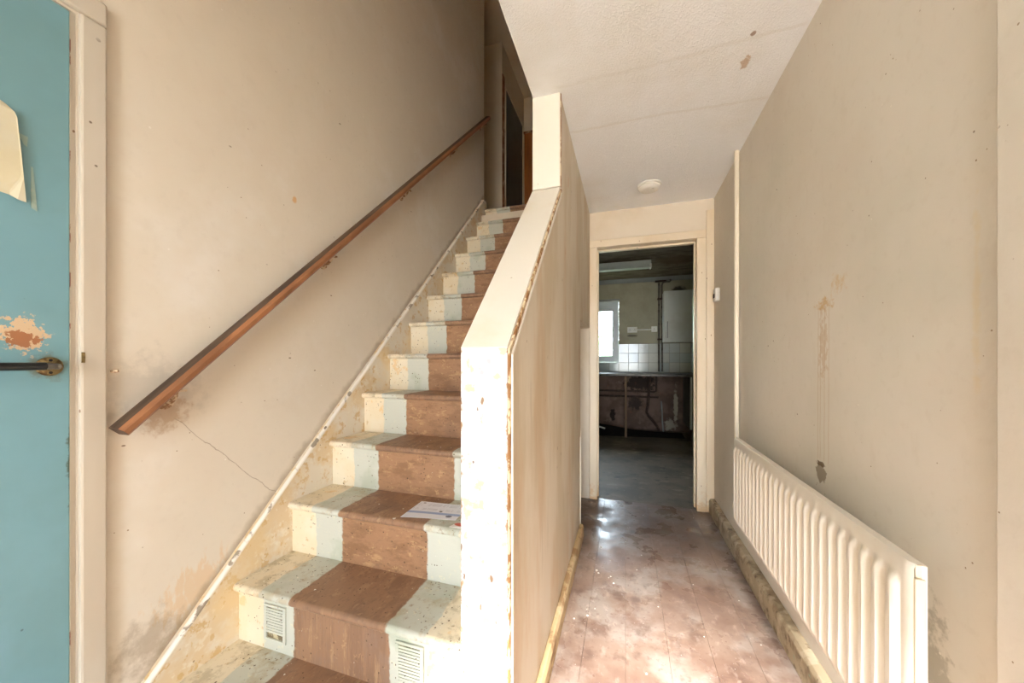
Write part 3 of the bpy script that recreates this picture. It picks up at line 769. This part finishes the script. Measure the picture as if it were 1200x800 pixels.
tag(obj('riser_pipe', T([(0.556, 2.102, 0.300), (0.560, 2.16, 0.300), (0.575, 2.24, 0.302), (0.590, 2.278, 0.312), (0.596, 2.285, 0.35), (0.596, 2.285, 1.2), (0.597, 2.285, CZ - 0.001)], 0.0125, 14), 'pipe_cream', None, True), 'cream painted vertical pipe from the ceiling down to the radiator', 'pipe')

SA = empty('smoke_alarm', (0.152, 2.545, CZ))
tag(SA, 'round white smoke alarm on the hall ceiling', 'smoke alarm')
sc_ = (0.152, 2.545, CZ)
obj('base_plate', lathe(bmesh.new(), [(0.074, -0.0005), (0.076, -0.008), (0.070, -0.012)], sc_), 'plastic', SA, True)
obj('cover', lathe(bmesh.new(), [(0.068, -0.0125), (0.069, -0.022), (0.060, -0.034), (0.040, -0.040), (0.001, -0.041)], sc_), 'plastic', SA, True)
obj('test_button', lathe(bmesh.new(), [(0.012, -0.0412), (0.012, -0.044), (0.001, -0.0445)], (0.165, 2.52, CZ), 'z', 20), 'plastic', SA, True)
SW = empty('wall_sensor', (XR, 2.76, 1.55))
tag(SW, 'small white plastic box on the wall near the kitchen doorway', 'sensor')
obj('housing', B(XR - 0.030, XR - 0.0005, 2.725, 2.795, 1.512, 1.602, 0.006), 'plastic', SW, True)
obj('lens', B(XR - 0.034, XR - 0.0305, 2.742, 2.778, 1.535, 1.565, 0.0015), 'plastic_dark', SW)
tag(obj('wall_hook', T([(XL + 0.0, 0.548, 1.078), (XL + 0.012, 0.548, 1.078), (XL + 0.016, 0.552, 1.080)], 0.004, 8), 'bracket'), 'tiny peg sticking out of the stair wall beside the cream door frame', 'hook')

# ------------------------------------------------------------------ loose things
Z3 = RISE * 3
bm = bmesh.new()
cs = [(-0.733, 1.036), (-0.540, 1.066), (-0.545, 1.188), (-0.737, 1.176)]
NX, NY = 10, 6
g = []
for j in range(NY + 1):
    row = []
    for i in range(NX + 1):
        a, b = i / NX, j / NY
        x = (cs[0][0] * (1 - a) + cs[1][0] * a) * (1 - b) + (cs[3][0] * (1 - a) + cs[2][0] * a) * b
        y = (cs[0][1] * (1 - a) + cs[1][1] * a) * (1 - b) + (cs[3][1] * (1 - a) + cs[2][1] * a) * b
        z = Z3 + 0.0016 + 0.004 * (math.sin(a * 3.1) * (1 - b) * 0.5 + max(0, a - 0.7) * 1.2)
        row.append((x, y, z))
    g.append(row)
T_ = [[bm.verts.new(p) for p in r] for r in g]
D_ = [[bm.verts.new((p[0], p[1], p[2] - 0.0008)) for p in r] for r in g]
for j in range(NY):
    for i in range(NX):
        bm.faces.new((T_[j][i], T_[j][i + 1], T_[j + 1][i + 1], T_[j + 1][i]))
        bm.faces.new((D_[j][i], D_[j + 1][i], D_[j + 1][i + 1], D_[j][i + 1]))
ring = [(0, i) for i in range(NX)] + [(j, NX) for j in range(NY)] + [(NY, i) for i in range(NX, 0, -1)] + [(j, 0) for j in range(NY, 0, -1)]
for (a, b), (c_, d) in zip(ring, ring[1:] + ring[:1]):
    bm.faces.new((T_[a][b], D_[a][b], D_[c_][d], T_[c_][d]))
bmesh.ops.recalc_face_normals(bm, faces=bm.faces)
tag(obj('letter', bm, 'letter'), 'white printed letter with a blue band lying on a stair tread', 'letter')
tag(obj('card', P([(-0.540, 1.022), (-0.420, 1.030), (-0.424, 1.10), (-0.530, 1.052)], 'z', Z3 + 0.0005, Z3 + 0.0018), 'card'), 'small white and red card half hidden on the tread by the letter', 'card')
bm = bmesh.new()
def flake(x, y, z, s):
    a0 = random.uniform(0, 6.28); k_ = random.choice((3, 4, 5))
    top = [(x + s * random.uniform(.5, 1) * math.cos(a0 + 6.283 * i / k_), y + s * random.uniform(.5, 1) * math.sin(a0 + 6.283 * i / k_)) for i in range(k_)]
    prism(bm, top, 'z', z + 0.0004, z + 0.0016)
for q in range(30): flake(random.uniform(-0.2, 0.56), random.uniform(0.9, 2.85), 0.0004, random.uniform(0.002, 0.006))
for q in range(14): flake(random.uniform(-0.22, 0.0), random.uniform(1.5, 2.8), 0.0004, random.uniform(0.003, 0.008))
for i in range(4):
    for q in range(9): flake(random.uniform(XS + .02, WX0 - .02), Y1 + GO * i + random.uniform(0.03, 0.2), RISE * (i + 1), random.uniform(0.0015, 0.004))
flake(-0.745, 1.02, Z3, 0.007)
tag(obj('paint_flakes', bm, 'flake'), 'tiny white paint flakes scattered over the hall floor and steps', 'debris', None, 'stuff')

# ------------------------------------------------------------------ kitchen beyond the doorway
KY, KC = 6.0, 2.40
wk = wall_with_hole(bmesh.new(), 'x', -1.7, 1.6, 0.895, KC, -1.25, -0.105, 1.075, 2.075, KY, KY + 0.12)
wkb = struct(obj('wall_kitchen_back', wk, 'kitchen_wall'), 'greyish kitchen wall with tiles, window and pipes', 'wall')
struct(obj('wall_kitchen_bare', B(-1.7, 1.6, KY, KY + 0.12, -0.1, 0.894), 'damp'), 'bare damp stained plaster under the kitchen worktop', 'wall')
struct(obj('wall_kitchen_left', B(-1.8, -1.7, YK + 0.1, KY + 0.12, -0.1, KC), 'kitchen_wall'), 'left kitchen wall', 'wall')
struct(obj('wall_kitchen_right', B(1.6, 1.7, YK + 0.1, KY + 0.12, -0.1, KC), 'kitchen_wall'), 'right kitchen wall', 'wall')
bm = B(-1.7, XL, YK, YK + 0.1, 0, KC); box(bm, XR + 0.1, 1.6, YK, YK + 0.1, 0, KC)
struct(obj('wall_kitchen_front', bm, 'kitchen_wall'), 'kitchen wall either side of the hall', 'wall')
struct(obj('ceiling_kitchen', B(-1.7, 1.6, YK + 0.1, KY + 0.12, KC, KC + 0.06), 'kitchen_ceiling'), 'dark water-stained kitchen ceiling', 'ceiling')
struct(obj('trim_6', P([(KY, 2.355), (KY - 0.05, 2.399), (KY - 0.09, 2.3995), (KY, 2.3995)] if False else [(KY - 0.0005, 2.345), (KY - 0.02, 2.36), (KY - 0.07, 2.385), (KY - 0.085, 2.3995), (KY - 0.0005, 2.3995)], 'x', -1.7, 1.6), 'coving'), 'grey coving between kitchen wall and ceiling', 'coving')
# wall tiles, 150 mm, three rows (one row under the window)
tw = 0.150
tms = [mesh_of('tile', B(0, tw - 0.004, -0.007, -0.0005, 0, tw - 0.004, 0.0015, 1), 'tile%d' % q) for q in range(4)]
gb = B(-0.104, 1.59, KY - 0.0015, KY - 0.0003, 0.916, 1.374); box(gb, -1.2, -0.1045, KY - 0.0015, KY - 0.0003, 0.916, 1.066)
obj('grout', gb, 'grout', wkb)
for r_ in range(3):
    for c_ in range(18):
        x = -0.102 + (c_ - 7) * (tw + 0.0005)
        if c_ < 7 and r_ > 0: continue
        put('tile', tms[random.randrange(4)], wkb, (x, KY, 0.920 + r_ * (tw + 0.0005)))
# window
wn = struct(empty('window_1', (-0.68, KY, 1.075)), 'white framed kitchen window with greenery outside', 'window')
bm = wall_with_hole(bmesh.new(), 'x', -1.248, -0.107, 1.077, 2.073, -1.19, -0.165, 1.135, 2.015, KY + 0.01, KY + 0.07)
obj('frame', bm, 'upvc', wn)
bm = wall_with_hole(bmesh.new(), 'x', -0.695, -0.165, 1.135, 2.015, -0.65, -0.205, 1.175, 1.91, KY + 0.015, KY + 0.06)
obj('sash', bm, 'upvc', wn)
bm = wall_with_hole(bmesh.new(), 'x', -1.19, -0.695, 1.135, 2.015, -1.15, -0.74, 1.175, 1.91, KY + 0.015, KY + 0.06)
obj('sash', bm, 'upvc', wn)
obj('pane', B(-0.65, -0.205, KY + 0.035, KY + 0.039, 1.175, 1.91), 'glass', wn)
obj('pane', B(-1.15, -0.74, KY + 0.035, KY + 0.039, 1.175, 1.91), 'glass', wn)
obj('window_sill', B(-1.25, -0.10, KY - 0.02, KY + 0.009, 1.060, 1.0745, 0.003), 'upvc', wn)
obj('head_trim', B(-1.25, -0.085, KY - 0.014, KY - 0.0005, 2.076, 2.10, 0.002), 'coving', wn)
# worktop on its leg
WT = empty('worktop', (0.2, 5.6, 0.0))
tag(WT, 'dark grimy kitchen worktop with no units below', 'worktop')
obj('top', B(-1.6, 1.2, 5.32, KY - 0.009, 0.878, 0.915, 0.004), 'worktop', WT)
obj('leg', B(-0.012, 0.022, 5.335, 5.37, 0, 0.877, 0.002), 'timber_leg', WT)
obj('leg', B(-1.5, -1.466, 5.335, 5.37, 0, 0.877, 0.002), 'timber_leg', WT)
BU = empty('end_panel', (0.85, 5.6, 0))
tag(BU, 'white unit side panel under the worktop end', 'panel')
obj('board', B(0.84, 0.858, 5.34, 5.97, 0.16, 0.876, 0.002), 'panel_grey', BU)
obj('edge_strip', B(0.838, 0.862, 5.322, 5.339, 0.16, 0.876, 0.003), 'plastic', BU)
obj('foot', B(0.84, 0.858, 5.37, 5.42, 0, 0.159, 0.002), 'pipe_dark', BU)
# upper cupboards
def cupboard(xa, xb, label, handle_left):
    c = empty('wall_cupboard', ((xa + xb) / 2, 5.85, 1.38))
    tag(c, label, 'cupboard')
    obj('body', B(xa + 0.001, xb - 0.001, 5.722, KY - 0.009, 1.382, 2.132, 0.002), 'cupboard', c)
    d = obj('door', B(xa, xb, 5.70, 5.7205, 1.378, 2.134, 0.003), 'cupboard', c)
    hx = xa + 0.045 if handle_left else xb - 0.045
    o = obj('handle', T([(hx, 5.6995, 1.44), (hx, 5.675, 1.44), (hx, 5.672, 1.45), (hx, 5.672, 1.665), (hx, 5.675, 1.675), (hx, 5.6995, 1.675)], 0.006, 8), 'steel', d, True)
    o.matrix_parent_inverse = Matrix.Translation((0, 0, 0))
cupboard(0.545, 1.000, 'white wall cupboard beside the kitchen pipes with a slim steel handle', True)
cupboard(1.004, 1.45, 'white wall cupboard further along, mostly hidden by the door frame', False)
# sockets
def socket(name, xa, xb, za, zb, label, n):
    s_ = empty(name, ((xa + xb) / 2, KY, za))
    tag(s_, label, 'socket')
    obj('face_plate', B(xa, xb, KY - 0.022, KY - 0.0005, za, zb, 0.004), 'plastic', s_)
    for q in range(n):
        cx = xa + (xb - xa) * (q + 0.5) / n; cz = (za + zb) / 2
        obj('rocker', B(cx - 0.009, cx + 0.009, KY - 0.026, KY - 0.0225, cz + 0.018, cz + 0.034, 0.001), 'plastic', s_)
        bm = B(cx - 0.003, cx + 0.003, KY - 0.0232, KY - 0.0222, cz + 0.002, cz + 0.012)
        box(bm, cx - 0.014, cx - 0.008, KY - 0.0232, KY - 0.0222, cz - 0.018, cz - 0.012)
        box(bm, cx + 0.008, cx + 0.014, KY - 0.0232, KY - 0.0222, cz - 0.018, cz - 0.012)
        obj('pin_holes', bm, 'plastic_dark', s_)
socket('double_socket', 0.028, 0.178, 1.548, 1.638, 'white double socket on the kitchen wall right of the window', 2)
socket('single_socket', 0.388, 0.474, 1.552, 1.640, 'white single socket beside the upright kitchen pipes', 1)
tag(obj('conduit', B(0.180, 0.386, KY - 0.014, KY - 0.0005, 1.582, 1.602, 0.003), 'plastic'), 'thin white conduit joining the two kitchen sockets', 'conduit')
tag(obj('socket_cable_stub', T([(0.03, KY - 0.004, 1.50), (0.09, KY - 0.006, 1.505), (0.15, KY - 0.004, 1.498)], 0.006, 8), 'pipe_grey', None, True), 'short grey cable on the wall under the double socket', 'cable')
# pipes on the back wall
py = KY - 0.035
tag(obj('water_pipe', T([(0.497, py, 0.93), (0.497, py, 2.0), (0.497, py, 2.345)], 0.016, 10), 'pipe_grey', None, True), 'straight grey pipe up the kitchen wall nearest the sockets', 'pipe')
tag(obj('water_pipe', T([(0.545, py, 0.93), (0.538, py, 2.0), (0.538, py, 2.27), (0.55, py, 2.31), (0.58, py, 2.325), (0.65, py, 2.325), (0.66, py, 2.335), (0.66, py, 2.36)], 0.014, 10), 'pipe_grey', None, True), 'grey kitchen pipe bending right below the ceiling', 'pipe')
for zz, lab in ((1.42, 'low dark clip holding the two upright kitchen pipes'), (2.05, 'high dark clip holding the two upright kitchen pipes')):
    tag(obj('pipe_clip', B(0.475, 0.565, py - 0.02, KY - 0.0005, zz, zz + 0.025, 0.003), 'pipe_dark'), lab, 'clip')
tag(obj('pipe_flange', B(0.44, 0.60, KY - 0.08, KY - 0.001, 2.325, 2.345, 0.004), 'pipe_dark'), 'dark stain-blackened flange where the pipes meet the coving', 'flange')
tag(obj('copper_pipe', T([(-1.6, py, 0.615), (0.2, py, 0.615), (0.43, py, 0.608), (0.455, py, 0.62), (0.458, py, 0.66), (0.458, py, 0.86)], 0.016, 8), 'pipe_dark', None, True), 'upper dark pipe running along the bare wall and turning up', 'pipe')
tag(obj('copper_pipe', T([(-1.6, py, 0.53), (0.2, py, 0.53), (0.49, py, 0.525)], 0.016, 8), 'pipe_dark', None, True), 'lower dark pipe running straight along the bare wall', 'pipe')
tag(obj('waste_hose', T([(0.36, py - 0.05, 0.86), (0.35, py - 0.05, 0.62), (0.33, py - 0.06, 0.40), (0.31, py - 0.07, 0.30), (0.34, py - 0.07, 0.24), (0.42, py - 0.06, 0.15), (0.47, py - 0.05, 0.08), (0.49, py - 0.03, 0.021)], 0.02, 8), 'pipe_dark', None, True), 'limp dark waste hose hanging down to the kitchen floor', 'hose')
tag(obj('supply_pipe', T([(0.528, py - 0.02, 0.47), (0.540, py - 0.02, 0.30), (0.545, py - 0.02, 0.14), (0.56, py - 0.02, 0.0)], 0.011, 8), 'coving', None, True), 'pale upright pipe stub rising from the kitchen floor', 'pipe')
# curled lino edge and rubbish along the wall
bm = bmesh.new()
pa = [(-1.0, 5.62, 0.0), (-0.5, 5.60, 0.0), (-0.2, 5.62, 0.0), (0.1, 5.66, 0.0), (0.4, 5.70, 0.0), (0.8, 5.74, 0.0)]
hgt = [0.15, 0.14, 0.10, 0.05, 0.03, 0.02]
A = [bm.verts.new((x, y - 0.25, 0.001)) for x, y, z in pa]; Bv = [bm.verts.new((x, y - 0.05, h_ * 0.5 + 0.002)) for (x, y, z), h_ in zip(pa, hgt)]; Cv = [bm.verts.new((x, y + 0.03, h_ + 0.004)) for (x, y, z), h_ in zip(pa, hgt)]
for Q, W in ((A, Bv), (Bv, Cv)):
    for i in range(len(pa) - 1): bm.faces.new((Q[i], Q[i + 1], W[i + 1], W[i]))
ext = bmesh.ops.solidify(bm, geom=list(bm.faces), thickness=0.004)
tag(obj('lino_sheet', bm, 'lino', None, True), 'dark lino curled up along the kitchen back wall', 'lino')
tag(obj('plastic_offcut', T([(-0.47, 5.36, 0.13), (-0.36, 5.38, 0.125), (-0.29, 5.40, 0.10)], 0.012, 8), 'plastic', None, True), 'white plastic pipe offcut lying on the curled lino', 'offcut')
# ceiling light
FL = empty('strip_light', (-0.3, 4.9, KC))
tag(FL, 'unlit white strip light on the kitchen ceiling', 'lamp')
obj('body', B(-0.92, 0.315, 4.87, 4.93, KC - 0.055, KC - 0.0005, 0.004), 'fluoro', FL)
obj('diffuser', P([(4.845, KC - 0.10), (4.955, KC - 0.10), (4.945, KC - 0.056), (4.855, KC - 0.056)], 'x', -0.90, 0.295, 0.004), 'fluoro', FL)
obj('end_cap', B(0.296, 0.318, 4.84, 4.96, KC - 0.105, KC - 0.056, 0.004), 'plastic', FL)

# ------------------------------------------------------------------ garden outside the kitchen window, and the front path
struct(obj('ground_garden', B(-60, 60, KY + 0.12, 90, -0.3, -0.12), 'ground'), 'garden ground behind the house', 'ground')
struct(obj('ground_front', B(-60, 60, -90, YF - 0.6, -0.3, -0.13), 'render_out'), 'paved path before the front door', 'ground')
FE = empty('garden_fence', (-1.5, 8.4, -0.12))
tag(FE, 'pale board fence outside the kitchen window', 'fence')
bm_me = mesh_of('board', B(-4.5, 2.5, 8.40, 8.42, 0, 0.13, 0.004, 1), 'fence')
for q in range(11): put('board', bm_me, FE, (0, 0.004 * (q % 2), -0.1 + 0.145 * q))
for px in (-4.3, -2.5, -0.7, 1.1): obj('post', B(px, px + 0.09, 8.43, 8.52, -0.12, 1.6, 0.004), 'fence', FE)
me = bpy.data.meshes.new('hedge')
vs, fs = [], []
for q in range(9000):
    x = random.uniform(-5, 3); h_ = 2.6 + 0.5 * math.sin(x * 1.7) + 0.3 * math.sin(x * 4.1)
    p = Vector((x, 9.2 + random.uniform(-0.45, 0.5), random.uniform(-0.11, h_)))
    a = Vector((random.gauss(0, 1), random.gauss(0, 1), random.gauss(0, 1))).normalized(); b = a.orthogonal().normalized()
    s_ = random.uniform(0.04, 0.09); i0 = len(vs)
    vs += [p - a * s_, p + b * s_ * 0.45, p + a * s_, p - b * s_ * 0.45]; fs.append((i0, i0 + 1, i0 + 2, i0 + 3))
me.from_pydata([tuple(v) for v in vs], [], fs); me.materials.append(M['leaf'])
tag(put('hedge', me), 'leafy green hedge behind the fence outside the kitchen window', 'hedge', None, 'stuff')
